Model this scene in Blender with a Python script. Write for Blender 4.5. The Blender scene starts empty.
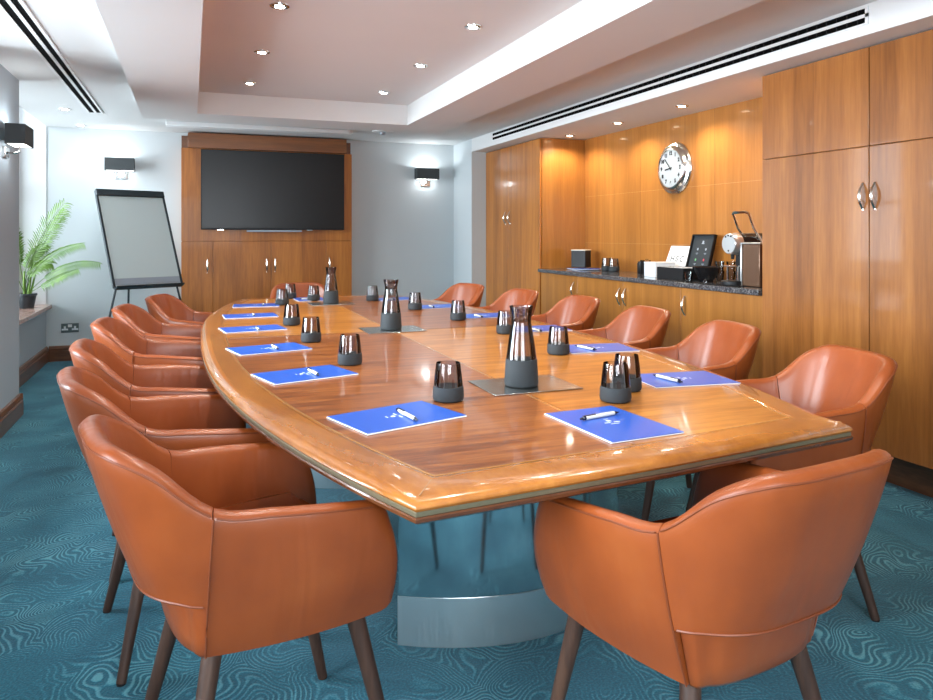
import bpy, bmesh, math, random
from mathutils import Vector, Matrix
random.seed(7)
PI = math.pi
S = bpy.context.scene
C = S.collection

# ------------------------------------------------------------------ materials
def new_mat(name):
    m = bpy.data.materials.new(name); m.use_nodes = True
    nt = m.node_tree; b = nt.nodes['Principled BSDF']
    return m, nt, b
def simple(name, col, rough=.5, metal=0., coat=0., spec=.5, emit=None, es=0.):
    m, nt, b = new_mat(name)
    b.inputs['Base Color'].default_value = (*col, 1)
    b.inputs['Roughness'].default_value = rough
    b.inputs['Metallic'].default_value = metal
    b.inputs['Coat Weight'].default_value = coat
    b.inputs['Coat Roughness'].default_value = .05
    b.inputs['Specular IOR Level'].default_value = spec
    if emit:
        b.inputs['Emission Color'].default_value = (*emit, 1)
        b.inputs['Emission Strength'].default_value = es
    return m
def N(nt, t, **kw):
    n = nt.nodes.new(t)
    for k, v in kw.items():
        if k.startswith('i_'): n.inputs[k[2:].replace('_', ' ')].default_value = v
        else: setattr(n, k, v)
    return n
def ramp(nt, fac, stops):
    r = nt.nodes.new('ShaderNodeValToRGB')
    e = r.color_ramp.elements
    while len(e) < len(stops): e.new(.5)
    for i, (p, c) in enumerate(stops):
        e[i].position = p; e[i].color = (*c, 1)
    nt.links.new(fac, r.inputs['Fac'])
    return r
def mapping(nt, scale=(1,1,1), rot=(0,0,0), loc=(0,0,0)):
    tc = nt.nodes.new('ShaderNodeTexCoord')
    mp = nt.nodes.new('ShaderNodeMapping')
    mp.inputs['Scale'].default_value = scale
    mp.inputs['Rotation'].default_value = rot
    mp.inputs['Location'].default_value = loc
    nt.links.new(tc.outputs['Object'], mp.inputs['Vector'])
    return mp
def wood(name, dark, mid, light, scale=(9,9,.7), rot=(0,0,0), rough=.3, coat=.3, veneer=0., bump=.02, nscale=2.2, tight=.20):
    """grain runs along the axis with the small scale; veneer = width of veneer leaves (bands of slightly different tone)"""
    m, nt, b = new_mat(name)
    mp = mapping(nt, scale, rot)
    n1 = N(nt, 'ShaderNodeTexNoise', i_Scale=nscale, i_Detail=7., i_Roughness=.6, i_Distortion=.35)
    n2 = N(nt, 'ShaderNodeTexNoise', i_Scale=nscale*6, i_Detail=3., i_Roughness=.6)
    nt.links.new(mp.outputs[0], n1.inputs['Vector']); nt.links.new(mp.outputs[0], n2.inputs['Vector'])
    mx = N(nt, 'ShaderNodeMix', data_type='FLOAT'); mx.inputs['Factor'].default_value = .3
    nt.links.new(n1.outputs['Fac'], mx.inputs['A']); nt.links.new(n2.outputs['Fac'], mx.inputs['B'])
    fac = mx.outputs['Result']
    if veneer:
        tc = nt.nodes.new('ShaderNodeTexCoord'); sp = nt.nodes.new('ShaderNodeSeparateXYZ')
        nt.links.new(tc.outputs['Object'], sp.inputs[0])
        ad = N(nt, 'ShaderNodeMath', operation='ADD'); nt.links.new(sp.outputs['X'], ad.inputs[0]); nt.links.new(sp.outputs['Y'], ad.inputs[1])
        dv = N(nt, 'ShaderNodeMath', operation='DIVIDE'); nt.links.new(ad.outputs[0], dv.inputs[0]); dv.inputs[1].default_value = veneer
        fl = N(nt, 'ShaderNodeMath', operation='FLOOR'); nt.links.new(dv.outputs[0], fl.inputs[0])
        wn = N(nt, 'ShaderNodeTexWhiteNoise', noise_dimensions='1D'); nt.links.new(fl.outputs[0], wn.inputs['W'])
        mr = N(nt, 'ShaderNodeMapRange'); mr.inputs['To Min'].default_value = -.07; mr.inputs['To Max'].default_value = .07
        nt.links.new(wn.outputs['Value'], mr.inputs['Value'])
        a2 = N(nt, 'ShaderNodeMath', operation='ADD'); nt.links.new(fac, a2.inputs[0]); nt.links.new(mr.outputs[0], a2.inputs[1])
        fac = a2.outputs[0]
    r = ramp(nt, fac, [(.5-tight, dark), (.5, mid), (.5+tight, light)])
    nt.links.new(r.outputs['Color'], b.inputs['Base Color'])
    b.inputs['Roughness'].default_value = rough
    b.inputs['Coat Weight'].default_value = coat
    b.inputs['Coat Roughness'].default_value = .06
    bp = N(nt, 'ShaderNodeBump'); bp.inputs['Strength'].default_value = bump; bp.inputs['Distance'].default_value = .01
    if bump: nt.links.new(n1.outputs['Fac'], bp.inputs['Height']); nt.links.new(bp.outputs[0], b.inputs['Normal'])
    return m

def paint(name, col, rough=.7):
    m, nt, b = new_mat(name)
    mp = mapping(nt)
    n = N(nt, 'ShaderNodeTexNoise', i_Scale=1.3, i_Detail=3.); nt.links.new(mp.outputs[0], n.inputs['Vector'])
    r = ramp(nt, n.outputs['Fac'], [(.3, tuple(c*.97 for c in col)), (.7, col)])
    nt.links.new(r.outputs['Color'], b.inputs['Base Color'])
    b.inputs['Roughness'].default_value = rough
    return m

M = {}
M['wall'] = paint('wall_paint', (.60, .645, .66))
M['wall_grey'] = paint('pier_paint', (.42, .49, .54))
M['white'] = paint('white_paint', (.76, .76, .755))
M['ceiling'] = paint('ceiling_paint', (.70, .70, .69), .6)
M['trimwhite'] = simple('white_trim', (.78, .79, .79), .4)
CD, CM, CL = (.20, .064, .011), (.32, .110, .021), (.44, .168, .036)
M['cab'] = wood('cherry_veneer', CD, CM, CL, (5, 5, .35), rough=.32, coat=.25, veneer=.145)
M['cab_lit'] = wood('cherry_veneer_lit', (.27,.085,.012), (.43,.148,.023), (.56,.215,.038), (5, 5, .35), rough=.32, coat=.25, veneer=.145)  # same cherry veneer made brighter, light on the far unit put into colour
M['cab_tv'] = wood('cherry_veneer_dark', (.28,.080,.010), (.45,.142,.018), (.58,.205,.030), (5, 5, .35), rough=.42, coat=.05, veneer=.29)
M['cab_h'] = wood('cherry_horizontal', (.13,.04,.01), (.20,.065,.016), (.28,.095,.024), (.5, 6, 6), rough=.35, coat=.2)
M['plinthwood'] = wood('dark_skirting_wood', (.08,.028,.011), (.15,.055,.020), (.23,.088,.034), (1.2, 1.2, 9), rough=.35, coat=.3)
M['nook'] = wood('nook_veneer', (.29,.106,.019), (.38,.147,.028), (.47,.192,.042), (6, 6, .3), rough=.3, coat=.3, veneer=.16)
M['tblA'] = wood('table_field_red', (.13,.032,.007), (.26,.075,.015), (.38,.130,.028), (1.2, 13, 7), (0,0,-.60), bump=0, rough=.28, coat=.55, tight=.12, nscale=2.6)
M['tblB'] = wood('table_field_gold', (.26,.080,.010), (.41,.148,.021), (.53,.215,.038), (1.1, 10, 7), (0,0,-.06), bump=0, rough=.28, coat=.55, tight=.12, nscale=2.2)
M['tblE'] = wood('table_border', (.25,.075,.012), (.38,.13,.02), (.52,.20,.035), (3, 1.1, 5), bump=0, rough=.25, coat=.8, nscale=2.4)
M['tblL'] = simple('table_inlay_line', (.40, .19, .055), .2, coat=.8)
M['veneerline'] = simple('veneer_joint', (.55,.33,.14), .4)
M['tblG'] = simple('table_groove', (.22, .19, .12), .35, metal=.5)
M['tblD'] = wood('table_lower_moulding', (.07,.02,.008), (.13,.042,.015), (.2,.07,.022), (2, 2, 6), rough=.25, coat=.6)

def leather():
    m, nt, b = new_mat('tan_leather')
    mp = mapping(nt)
    n = N(nt, 'ShaderNodeTexNoise', i_Scale=5., i_Detail=4., i_Roughness=.55); nt.links.new(mp.outputs[0], n.inputs['Vector'])
    r = ramp(nt, n.outputs['Fac'], [(.25, (.225,.046,.009)), (.55, (.29,.062,.0115)), (.8, (.34,.082,.017))])
    nt.links.new(r.outputs['Color'], b.inputs['Base Color'])
    b.inputs['Roughness'].default_value = .36
    b.inputs['Coat Weight'].default_value = .15; b.inputs['Coat Roughness'].default_value = .25
    mp2 = mapping(nt, (9, 9, 1.6))
    w = N(nt, 'ShaderNodeTexNoise', i_Scale=1.2, i_Detail=2., i_Distortion=.6); nt.links.new(mp2.outputs[0], w.inputs['Vector'])
    g = N(nt, 'ShaderNodeTexVoronoi', i_Scale=420.); nt.links.new(mp.outputs[0], g.inputs['Vector'])
    b1 = N(nt, 'ShaderNodeBump'); b1.inputs['Strength'].default_value = .22; b1.inputs['Distance'].default_value = .02
    b2 = N(nt, 'ShaderNodeBump'); b2.inputs['Strength'].default_value = .05; b2.inputs['Distance'].default_value = .002
    nt.links.new(w.outputs['Fac'], b1.inputs['Height']); nt.links.new(g.outputs['Distance'], b2.inputs['Height'])
    nt.links.new(b1.outputs[0], b2.inputs['Normal']); nt.links.new(b2.outputs[0], b.inputs['Normal'])
    return m
M['leather'] = leather()
M['stitch'] = simple('leather_piping', (.20, .045, .012), .45)
M['legwood'] = wood('dark_walnut_leg', (.030,.014,.009), (.062,.028,.017), (.11,.052,.03), (9, 9, .8), rough=.5, coat=.0)
M['felt'] = simple('black_felt', (.01, .01, .01), .9)

def carpet():
    m, nt, b = new_mat('teal_swirl_carpet')
    mp = mapping(nt)
    dn = N(nt, 'ShaderNodeTexNoise', i_Scale=2.6, i_Detail=2.); nt.links.new(mp.outputs[0], dn.inputs['Vector'])
    sc = N(nt, 'ShaderNodeVectorMath', operation='SCALE'); sc.inputs['Scale'].default_value = .60
    nt.links.new(dn.outputs['Color'], sc.inputs[0])
    ad = N(nt, 'ShaderNodeVectorMath', operation='ADD'); nt.links.new(mp.outputs[0], ad.inputs[0]); nt.links.new(sc.outputs[0], ad.inputs[1])
    mp2 = nt.nodes.new('ShaderNodeMapping'); mp2.inputs['Scale'].default_value = (1, 1.0, 0); nt.links.new(ad.outputs[0], mp2.inputs['Vector'])
    v = N(nt, 'ShaderNodeTexVoronoi', i_Scale=3.6); v.voronoi_dimensions = '2D'; nt.links.new(mp2.outputs[0], v.inputs['Vector'])
    mu = N(nt, 'ShaderNodeMath', operation='MULTIPLY'); nt.links.new(v.outputs['Distance'], mu.inputs[0]); mu.inputs[1].default_value = 100.
    sn = N(nt, 'ShaderNodeMath', operation='SINE'); nt.links.new(mu.outputs[0], sn.inputs[0])
    mr = N(nt, 'ShaderNodeMapRange'); mr.inputs['From Min'].default_value = -.2; mr.inputs['From Max'].default_value = 1.
    nt.links.new(sn.outputs[0], mr.inputs['Value'])
    # lines break up and fade in patches
    fn = N(nt, 'ShaderNodeTexNoise', i_Scale=3.0, i_Detail=3.); nt.links.new(mp.outputs[0], fn.inputs['Vector'])
    fr = N(nt, 'ShaderNodeMapRange'); fr.inputs['From Min'].default_value = .36; fr.inputs['From Max'].default_value = .66
    nt.links.new(fn.outputs['Fac'], fr.inputs['Value'])
    f2 = N(nt, 'ShaderNodeTexNoise', i_Scale=150., i_Detail=2.); nt.links.new(mp.outputs[0], f2.inputs['Vector'])
    m1 = N(nt, 'ShaderNodeMath', operation='MULTIPLY'); nt.links.new(mr.outputs[0], m1.inputs[0]); nt.links.new(fr.outputs[0], m1.inputs[1])
    m2 = N(nt, 'ShaderNodeMath', operation='MULTIPLY_ADD'); nt.links.new(f2.outputs['Fac'], m2.inputs[0]); m2.inputs[1].default_value = 1.3; m2.inputs[2].default_value = -.50
    m3 = N(nt, 'ShaderNodeMath', operation='ADD'); nt.links.new(m1.outputs[0], m3.inputs[0]); nt.links.new(m2.outputs[0], m3.inputs[1])
    r = ramp(nt, m3.outputs[0], [(0., (.004,.095,.150)), (.40, (.012,.165,.235)), (1., (.11,.36,.44))])
    nt.links.new(r.outputs['Color'], b.inputs['Base Color'])
    b.inputs['Roughness'].default_value = .95; b.inputs['Specular IOR Level'].default_value = .1
    b.inputs['Sheen Weight'].default_value = .2
    bp = N(nt, 'ShaderNodeBump'); bp.inputs['Strength'].default_value = .5; bp.inputs['Distance'].default_value = .004
    nt.links.new(m3.outputs[0], bp.inputs['Height']); nt.links.new(bp.outputs[0], b.inputs['Normal'])
    return m
M['carpet'] = carpet()

def granite():
    m, nt, b = new_mat('grey_granite')
    mp = mapping(nt)
    n = N(nt, 'ShaderNodeTexNoise', i_Scale=95., i_Detail=6., i_Roughness=.75); nt.links.new(mp.outputs[0], n.inputs['Vector'])
    r = ramp(nt, n.outputs['Fac'], [(.38, (.012,.012,.014)), (.52, (.07,.07,.075)), (.66, (.34,.32,.31))])
    nt.links.new(r.outputs['Color'], b.inputs['Base Color']); b.inputs['Roughness'].default_value = .08
    return m
M['granite'] = granite()
def sillm():
    m, nt, b = new_mat('sill_stone')
    mp = mapping(nt, (1, 6, 6))
    n = N(nt, 'ShaderNodeTexNoise', i_Scale=3., i_Detail=5.); nt.links.new(mp.outputs[0], n.inputs['Vector'])
    r = ramp(nt, n.outputs['Fac'], [(.3, (.45,.25,.19)), (.7, (.62,.42,.35))])
    nt.links.new(r.outputs['Color'], b.inputs['Base Color']); b.inputs['Roughness'].default_value = .15
    return m
M['sill'] = sillm()
def brushed(name, col, rough, sc=(2, 2, 60)):
    m, nt, b = new_mat(name)
    mp = mapping(nt, sc)
    n = N(nt, 'ShaderNodeTexNoise', i_Scale=4., i_Detail=4.); nt.links.new(mp.outputs[0], n.inputs['Vector'])
    mr = N(nt, 'ShaderNodeMapRange'); mr.inputs['To Min'].default_value = rough*.7; mr.inputs['To Max'].default_value = rough*1.35
    nt.links.new(n.outputs['Fac'], mr.inputs['Value']); nt.links.new(mr.outputs[0], b.inputs['Roughness'])
    b.inputs['Base Color'].default_value = (*col, 1); b.inputs['Metallic'].default_value = 1
    return m
M['mirror'] = brushed('polished_steel', (.62, .66, .68), .10, (3,3,3))
M['band'] = brushed('brushed_steel', (.86, .88, .88), .36, (40, 40, 2))
M['plate'] = brushed('steel_plate', (.58, .60, .58), .22, (4, 4, 4))
M['chrome'] = simple('chrome', (.80, .79, .76), .12, 1.)
M['nickel'] = simple('satin_nickel', (.70, .64, .55), .25, 1.)
M['clocksteel'] = brushed('clock_steel', (.68, .67, .64), .2, (4, 4, 4))
M['black'] = simple('black_plastic', (.010, .010, .011), .4, spec=.25)
M['blackgloss'] = simple('gloss_black', (.008, .008, .009), .08)
M['tvscreen'] = simple('tv_screen', (.009, .008, .008), .30, spec=.35)
M['vdark'] = simple('vent_slot_shade', (.003, .003, .003), .9, spec=.05)  # near-black colour holds the shade inside the vent slots
M['silicone'] = simple('charcoal_silicone', (.019, .024, .028), .7)
M['navy'] = simple('pen_black', (.010, .013, .03), .25)
M['cream'] = simple('pen_cream', (.72, .70, .60), .4)
M['blue'] = simple('folder_blue', (.010, .085, .46), .35, coat=.15)
M['paper'] = simple('white_paper', (.80, .82, .84), .6)
M['emblem'] = simple('emblem_white', (.75, .82, .95), .5)
M['grey_ink'] = simple('grey_ink', (.13, .13, .12), .6)
M['board'] = simple('whiteboard', (.60, .68, .67), .25)
M['tray_grey'] = simple('tray_grey', (.33, .37, .42), .4)
M['frame_dark'] = simple('flipchart_frame', (.018, .028, .034), .35)
M['shade'] = simple('charcoal_shade', (.055, .062, .065), .85)
M['diff'] = simple('lamp_diffuser', (.9, .9, .88), .5, emit=(1, .97, .92), es=3.)
M['bulb'] = simple('downlight_bulb', (1, 1, 1), .5, emit=(1, .96, .90), es=40.)
M['bulbwarm'] = simple('downlight_bulb_warm', (1, 1, 1), .5, emit=(1, .85, .62), es=25.)
M['pot'] = simple('grey_pot', (.040, .048, .054), .45)
M['soil'] = simple('potting_soil', (.02, .013, .008), .95)
M['stem'] = simple('palm_stem', (.22, .38, .07), .5)
def leafm():
    m, nt, b = new_mat('palm_leaf')
    mp = mapping(nt)
    n = N(nt, 'ShaderNodeTexNoise', i_Scale=6.); nt.links.new(mp.outputs[0], n.inputs['Vector'])
    r = ramp(nt, n.outputs['Fac'], [(.3, (.06,.15,.012)), (.7, (.17,.32,.03))])
    nt.links.new(r.outputs['Color'], b.inputs['Base Color']); b.inputs['Roughness'].default_value = .45
    return m
M['leaf'] = leafm()
M['socket'] = simple('socket_plate', (.12, .15, .15), .3, .6)
M['bronze'] = simple('machine_bronze', (.16, .085, .05), .25, .5)
M['silver'] = simple('machine_silver', (.66, .67, .67), .28, .9)
M['red'] = simple('print_red', (.6, .03, .05), .5)
M['green'] = simple('print_green', (.1, .4, .12), .5)
M['clockface'] = simple('clock_face', (.40, .44, .46), .4)
def tinted(name, tint, rough=.03):
    m = bpy.data.materials.new(name); m.use_nodes = True; nt = m.node_tree
    nt.nodes.clear()
    o = nt.nodes.new('ShaderNodeOutputMaterial'); mx = nt.nodes.new('ShaderNodeMixShader')
    t = nt.nodes.new('ShaderNodeBsdfTransparent'); t.inputs['Color'].default_value = (*tint, 1)
    g = nt.nodes.new('ShaderNodeBsdfGlossy'); g.inputs['Roughness'].default_value = rough
    f = nt.nodes.new('ShaderNodeFresnel'); f.inputs['IOR'].default_value = 1.5
    nt.links.new(f.outputs[0], mx.inputs[0]); nt.links.new(t.outputs[0], mx.inputs[1]); nt.links.new(g.outputs[0], mx.inputs[2])
    nt.links.new(mx.outputs[0], o.inputs[0])
    return m
M['smoke'] = tinted('smoked_glass', (.80, .775, .77))
M['clear'] = tinted('clear_glass', (.92, .93, .93))
M['pane'] = tinted('window_glass', (.95, .97, .98))

# ------------------------------------------------------------------ mesh builder
class MB:
    def __init__(s): s.v = []; s.f = []; s.mi = []
    def add(s, vs, fs, mi=0):
        o = len(s.v); s.v += [Vector(p) for p in vs]
        for f in fs: s.f.append([i+o for i in f]); s.mi.append(mi)
        return s
    def box(s, x0, x1, y0, y1, z0, z1, mi=0):
        vs = [(x,y,z) for z in (z0,z1) for y in (y0,y1) for x in (x0,x1)]
        return s.add(vs, [(0,2,3,1),(4,5,7,6),(0,1,5,4),(2,6,7,3),(0,4,6,2),(1,3,7,5)], mi)
    def obox(s, c, ax, ay, az, mi=0):   # oriented box: centre and three half-axis vectors
        c, ax, ay, az = map(Vector, (c, ax, ay, az))
        vs = [c+sx*ax+sy*ay+sz*az for sz in (-1,1) for sy in (-1,1) for sx in (-1,1)]
        return s.add(vs, [(0,2,3,1),(4,5,7,6),(0,1,5,4),(2,6,7,3),(0,4,6,2),(1,3,7,5)], mi)
    def rings(s, R, cap0=True, cap1=True, closed=True, mi=0):
        n = len(R[0]); vs = [p for r in R for p in r]; fs = []
        for i in range(len(R)-1):
            for j in range(n if closed else n-1):
                k = (j+1) % n
                fs.append((i*n+j, i*n+k, (i+1)*n+k, (i+1)*n+j))
        if cap0: fs.append(tuple(range(n-1, -1, -1)))
        if cap1: fs.append(tuple((len(R)-1)*n+j for j in range(n)))
        return s.add(vs, fs, mi)
    def lathe(s, prof, c=(0,0,0), n=32, axis='Z', mi=0, cap0=True, cap1=True):
        R = []
        for r, h in prof:
            ring = []
            for k in range(n):
                a = 2*PI*k/n; x, y = r*math.cos(a), r*math.sin(a)
                p = (x, y, h) if axis == 'Z' else ((h, x, y) if axis == 'X' else (y, h, x))
                ring.append(Vector(p)+Vector(c))
            R.append(ring)
        return s.rings(R, cap0, cap1, True, mi)
    def tube(s, path, r, n=8, mi=0, r1=None, up=(0,0,1)):
        path = [Vector(p) for p in path]; R = []
        for i, p in enumerate(path):
            t = (path[min(i+1, len(path)-1)]-path[max(i-1, 0)]).normalized()
            u = Vector(up)
            if abs(t.dot(u)) > .95: u = Vector((1,0,0))
            a = t.cross(u).normalized(); b = a.cross(t)
            rr = r if r1 is None else r+(r1-r)*i/(len(path)-1)
            R.append([p+a*rr*math.cos(2*PI*k/n)+b*rr*math.sin(2*PI*k/n) for k in range(n)])
        return s.rings(R, mi=mi)
    def prism(s, poly, z0, z1, mi=0):
        n = len(poly)
        return s.rings([[(x,y,z0) for x,y in poly], [(x,y,z1) for x,y in poly]], mi=mi)
    def build(s, name, mats, parent=None, off=(0,0,0), bevel=0., seg=2, sharp=35, smooth=True):
        off = Vector(off)
        me = bpy.data.meshes.new(name)
        me.from_pydata([p-off for p in s.v], [], s.f)
        if not isinstance(mats, (list, tuple)): mats = [mats]
        for m in mats: me.materials.append(m)
        for p, k in zip(me.polygons, s.mi): p.material_index = k
        bm = bmesh.new(); bm.from_mesh(me)
        bmesh.ops.recalc_face_normals(bm, faces=bm.faces)
        if smooth:
            for f in bm.faces: f.smooth = True
            for e in bm.edges:
                if len(e.link_faces) == 2 and e.calc_face_angle(0) > math.radians(sharp): e.smooth = False
        bm.to_mesh(me); bm.free()
        o = bpy.data.objects.new(name, me); C.objects.link(o)
        if parent: o.parent = parent
        elif off.length: o.location = off
        if bevel:
            md = o.modifiers.new('bevel', 'BEVEL'); md.width = bevel; md.segments = seg; md.limit_method = 'ANGLE'; md.angle_limit = math.radians(40)
            md.harden_normals = False
        return o
def tag(o, label, cat, group=None):
    o['label'] = label; o['category'] = cat
    if group: o['group'] = group
    return o
def thing(name, label, cat, loc=(0,0,0), rz=0., group=None):
    o = bpy.data.objects.new(name, None); C.objects.link(o)
    o.location = loc; o.rotation_euler = (0,0,rz); o.empty_display_size = .1
    return tag(o, label, cat, group)
def struct(o):
    o['kind'] = 'structure'; return o
def dup(root, loc, rz=0., label=None, group=None):
    r = root.copy(); C.objects.link(r); r.location = loc; r.rotation_euler = (0,0,rz)
    if label: r['label'] = label
    if group: r['group'] = group
    def rec(src, dst):
        for ch in list(src.children):
            if ch.name in made: continue
            c = ch.copy(); C.objects.link(c); made.add(c.name); c.parent = dst
            rec(ch, c)
    made = set(); rec(root, r)
    return r
def text_mesh(txt, size, ext=.0006, bold=0.):
    cu = bpy.data.curves.new('lettering', 'FONT'); cu.body = txt; cu.size = size; cu.extrude = ext; cu.offset = bold
    cu.align_x = 'CENTER'; cu.align_y = 'CENTER'
    t = bpy.data.objects.new('lettering', cu); C.objects.link(t)
    dg = bpy.context.evaluated_depsgraph_get()
    me = bpy.data.meshes.new_from_object(t.evaluated_get(dg))
    vs = [v.co.copy() for v in me.vertices]; fs = [tuple(p.vertices) for p in me.polygons]
    bpy.data.objects.remove(t); bpy.data.curves.remove(cu); bpy.data.meshes.remove(me)
    return vs, fs
def add_text(mb, txt, size, o, ex, ey, mi=0, bold=0.):
    vs, fs = text_mesh(txt, size, bold=bold)
    o, ex, ey = Vector(o), Vector(ex).normalized(), Vector(ey).normalized(); ez = ex.cross(ey)
    mb.add([o+ex*v.x+ey*v.y+ez*v.z for v in vs], fs, mi)

# ------------------------------------------------------------------ room shell
ZC, ZS, ZT = 2.32, 2.20, 2.371          # ceiling, dropped border, tray pocket
XL, XR = -1.115, 2.93                    # left wall face, bulkhead face
YB, YR = 8.20, -1.6                      # back wall, rear wall
ZK = 2.178                               # soffit under the bulkhead
XN = 3.59                                # back of the nook
fl = struct(MB().box(-1.9, 3.9, YR-.1, YB+.1, -.05, 0).build('floor', M['carpet'], smooth=False))

mb = MB()
TX0, TX1, TY0, TY1 = .046, 1.75, 1.10, 6.085
SX0, SX1, SY0, SY1 = -.365, 2.17, .7, 6.47
zt = 2.50
mb.box(-1.335, SX0+.05, YR, YB, ZC, zt); mb.box(SX1-.05, XR+.02, YR, YB, ZC, zt)
mb.box(SX0+.05, SX1-.05, YR, SY0+.05, ZC, zt); mb.box(SX0+.05, SX1-.05, SY1-.05, YB, ZC, zt)
mb.box(TX0-.03, TX1+.03, TY0-.03, TY1+.03, ZT, zt)
struct(mb.build('ceiling', M['ceiling'], smooth=False))
mb = MB()
mb.box(SX0, TX0, SY0, SY1, ZS, zt-.02); mb.box(TX1, SX1, SY0, SY1, ZS, zt-.02)
mb.box(TX0, TX1, SY0, TY0, ZS, zt-.02); mb.box(TX0, TX1, TY1, SY1, ZS, zt-.02)
struct(mb.build('trim_1', M['ceiling'], smooth=False))
# bulkhead over the cabinets, boxed column at its far end
struct(MB().box(XR, 3.75, YR, 7.60, ZK, zt).build('trim_2', M['white'], smooth=False))
struct(MB().box(XR, 3.75, 7.60, YB, 0, zt).build('trim_3', M['wall'], smooth=False))
# walls
mb = MB(); mb.box(-1.70, 3.75, YB, YB+.12, 0, zt)
struct(mb.build('wall_back', M['wall'], smooth=False))
struct(MB().box(1.68, 2.25, YB-.004, YB, 0, ZC).build('trim_4', M['wall'], smooth=False))
struct(MB().box(XN+.03, XN+.16, YR, 7.62, 0, zt).build('wall_right', M['wall'], smooth=False))
struct(MB().box(XN, XN+.03, 3.36, 6.242, 0, ZK).build('trim_8', M['nook'], smooth=False))
WX0, WX1, WZ0, WZ1 = -.95, 1.15, .95, 2.15
mb = MB(); mb.box(-1.70, WX0, YR-.12, YR, 0, zt); mb.box(WX1, 3.75, YR-.12, YR, 0, zt); mb.box(WX0, WX1, YR-.12, YR, 0, WZ0); mb.box(WX0, WX1, YR-.12, YR, WZ1, zt)
struct(mb.build('wall_rear', M['wall'], smooth=False))
mb = MB(); xm = (WX0+WX1)/2
for a in ((WX0, WX0+.05, WZ0, WZ1), (WX1-.05, WX1, WZ0, WZ1), (WX0+.05, WX1-.05, WZ0, WZ0+.05), (WX0+.05, WX1-.05, WZ1-.05, WZ1), (xm-.025, xm+.025, WZ0+.05, WZ1-.05)):
    mb.box(a[0], a[1], YR-.10, YR-.04, a[2], a[3])
fr = struct(mb.build('window_4', M['trimwhite'], bevel=.004))  # assumed window behind the camera, added out of view for light
MB().box(WX0+.05, WX1-.05, YR-.073, YR-.067, WZ0+.05, WZ1-.05).build('window_pane', M['pane'], fr, smooth=False)
# left wall: piers, window recesses with low panels under the sills
bays = [(6.0-.17, YB, 8.20), (2.55, 4.75, 4.75), (-.45, 1.75, 1.75)]
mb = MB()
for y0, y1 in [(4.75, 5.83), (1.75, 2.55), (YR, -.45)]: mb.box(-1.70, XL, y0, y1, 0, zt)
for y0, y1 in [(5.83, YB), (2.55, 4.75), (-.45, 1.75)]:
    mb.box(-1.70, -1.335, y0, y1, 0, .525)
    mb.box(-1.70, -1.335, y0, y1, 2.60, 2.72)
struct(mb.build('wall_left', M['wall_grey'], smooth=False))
mb = MB()
for y0, y1 in [(5.83, YB), (2.55, 4.75), (-.45, 1.75)]:
    mb.box(-1.70, -1.335, y0, y1, 2.70, 2.76); mb.box(-1.345, -1.335, y0, y1, 2.40, 2.76)
mb.box(-1.335, -1.325, YR, YB, zt, 2.76)
for i, (y0, y1) in enumerate([(5.83, YB), (2.55, 4.75), (-.45, 1.75)]):
    w = MB(); t = .05; xa, xb = -1.66, -1.60; z0, z1 = .565, 2.60
    w.box(xa, xb, y0, y0+t, z0, z1); w.box(xa, xb, y1-t, y1, z0, z1)
    w.box(xa, xb, y0+t, y1-t, z0, z0+t); w.box(xa, xb, y0+t, y1-t, z1-t, z1)
    ym = (y0+y1)/2; w.box(xa, xb, ym-.025, ym+.025, z0+t, z1-t); w.box(xa, xb, y0+t, y1-t, 1.62, 1.66)
    fr = struct(w.build('window_%d' % (i+1), M['trimwhite'], bevel=.004))
    MB().box(-1.635, -1.629, y0+t, y1-t, z0+t, z1-t).build('window_pane', M['pane'], fr, smooth=False)
    MB().box(-1.60, -1.285, y0+.002, y1-.002, .525, .565).build('window_sill', M['sill'], fr, bevel=.006)
# white sheet on the window reveal, daylight glare put into its colour
struct(MB().box(-1.60, -1.335, YB-.006, YB, .566, 2.6).build('trim_5', M['trimwhite'], smooth=False))
# skirtings
def skirt(name, pts):
    """pts: straight run from a to b, n = direction into the room"""
    (a, b, n) = pts
    a, b, n = Vector((*a,0)), Vector((*b,0)), Vector((*n,0)); prof = [(0,0),(.022,0),(.022,.10),(.016,.112),(.020,.122),(.012,.145),(.004,.152),(0,.152)]
    R = [[p+n*d+Vector((0,0,h)) for d, h in prof] for p in (a, b)]
    struct(MB().rings(R).build(name, M['plinthwood'], smooth=False))
skirt('baseboard_left', ((XL, 4.75), (XL, 5.83), (1, 0)))
skirt('baseboard_recess', ((-1.335, 5.83), (-1.335, YB), (1, 0)))
skirt('baseboard_pier', ((-1.335, 5.83), (XL+.022, 5.83), (0, 1)))
skirt('baseboard_back', ((-1.313, YB), (-.10, YB), (0, -1)))
skirt('baseboard_far', ((1.68, YB), (XR, YB), (0, -1)))
skirt('baseboard_column', ((XR, 7.6), (XR, YB), (-1, 0)))
skirt('baseboard_near', ((XL, YR), (XL, -.45), (1, 0)))

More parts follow.
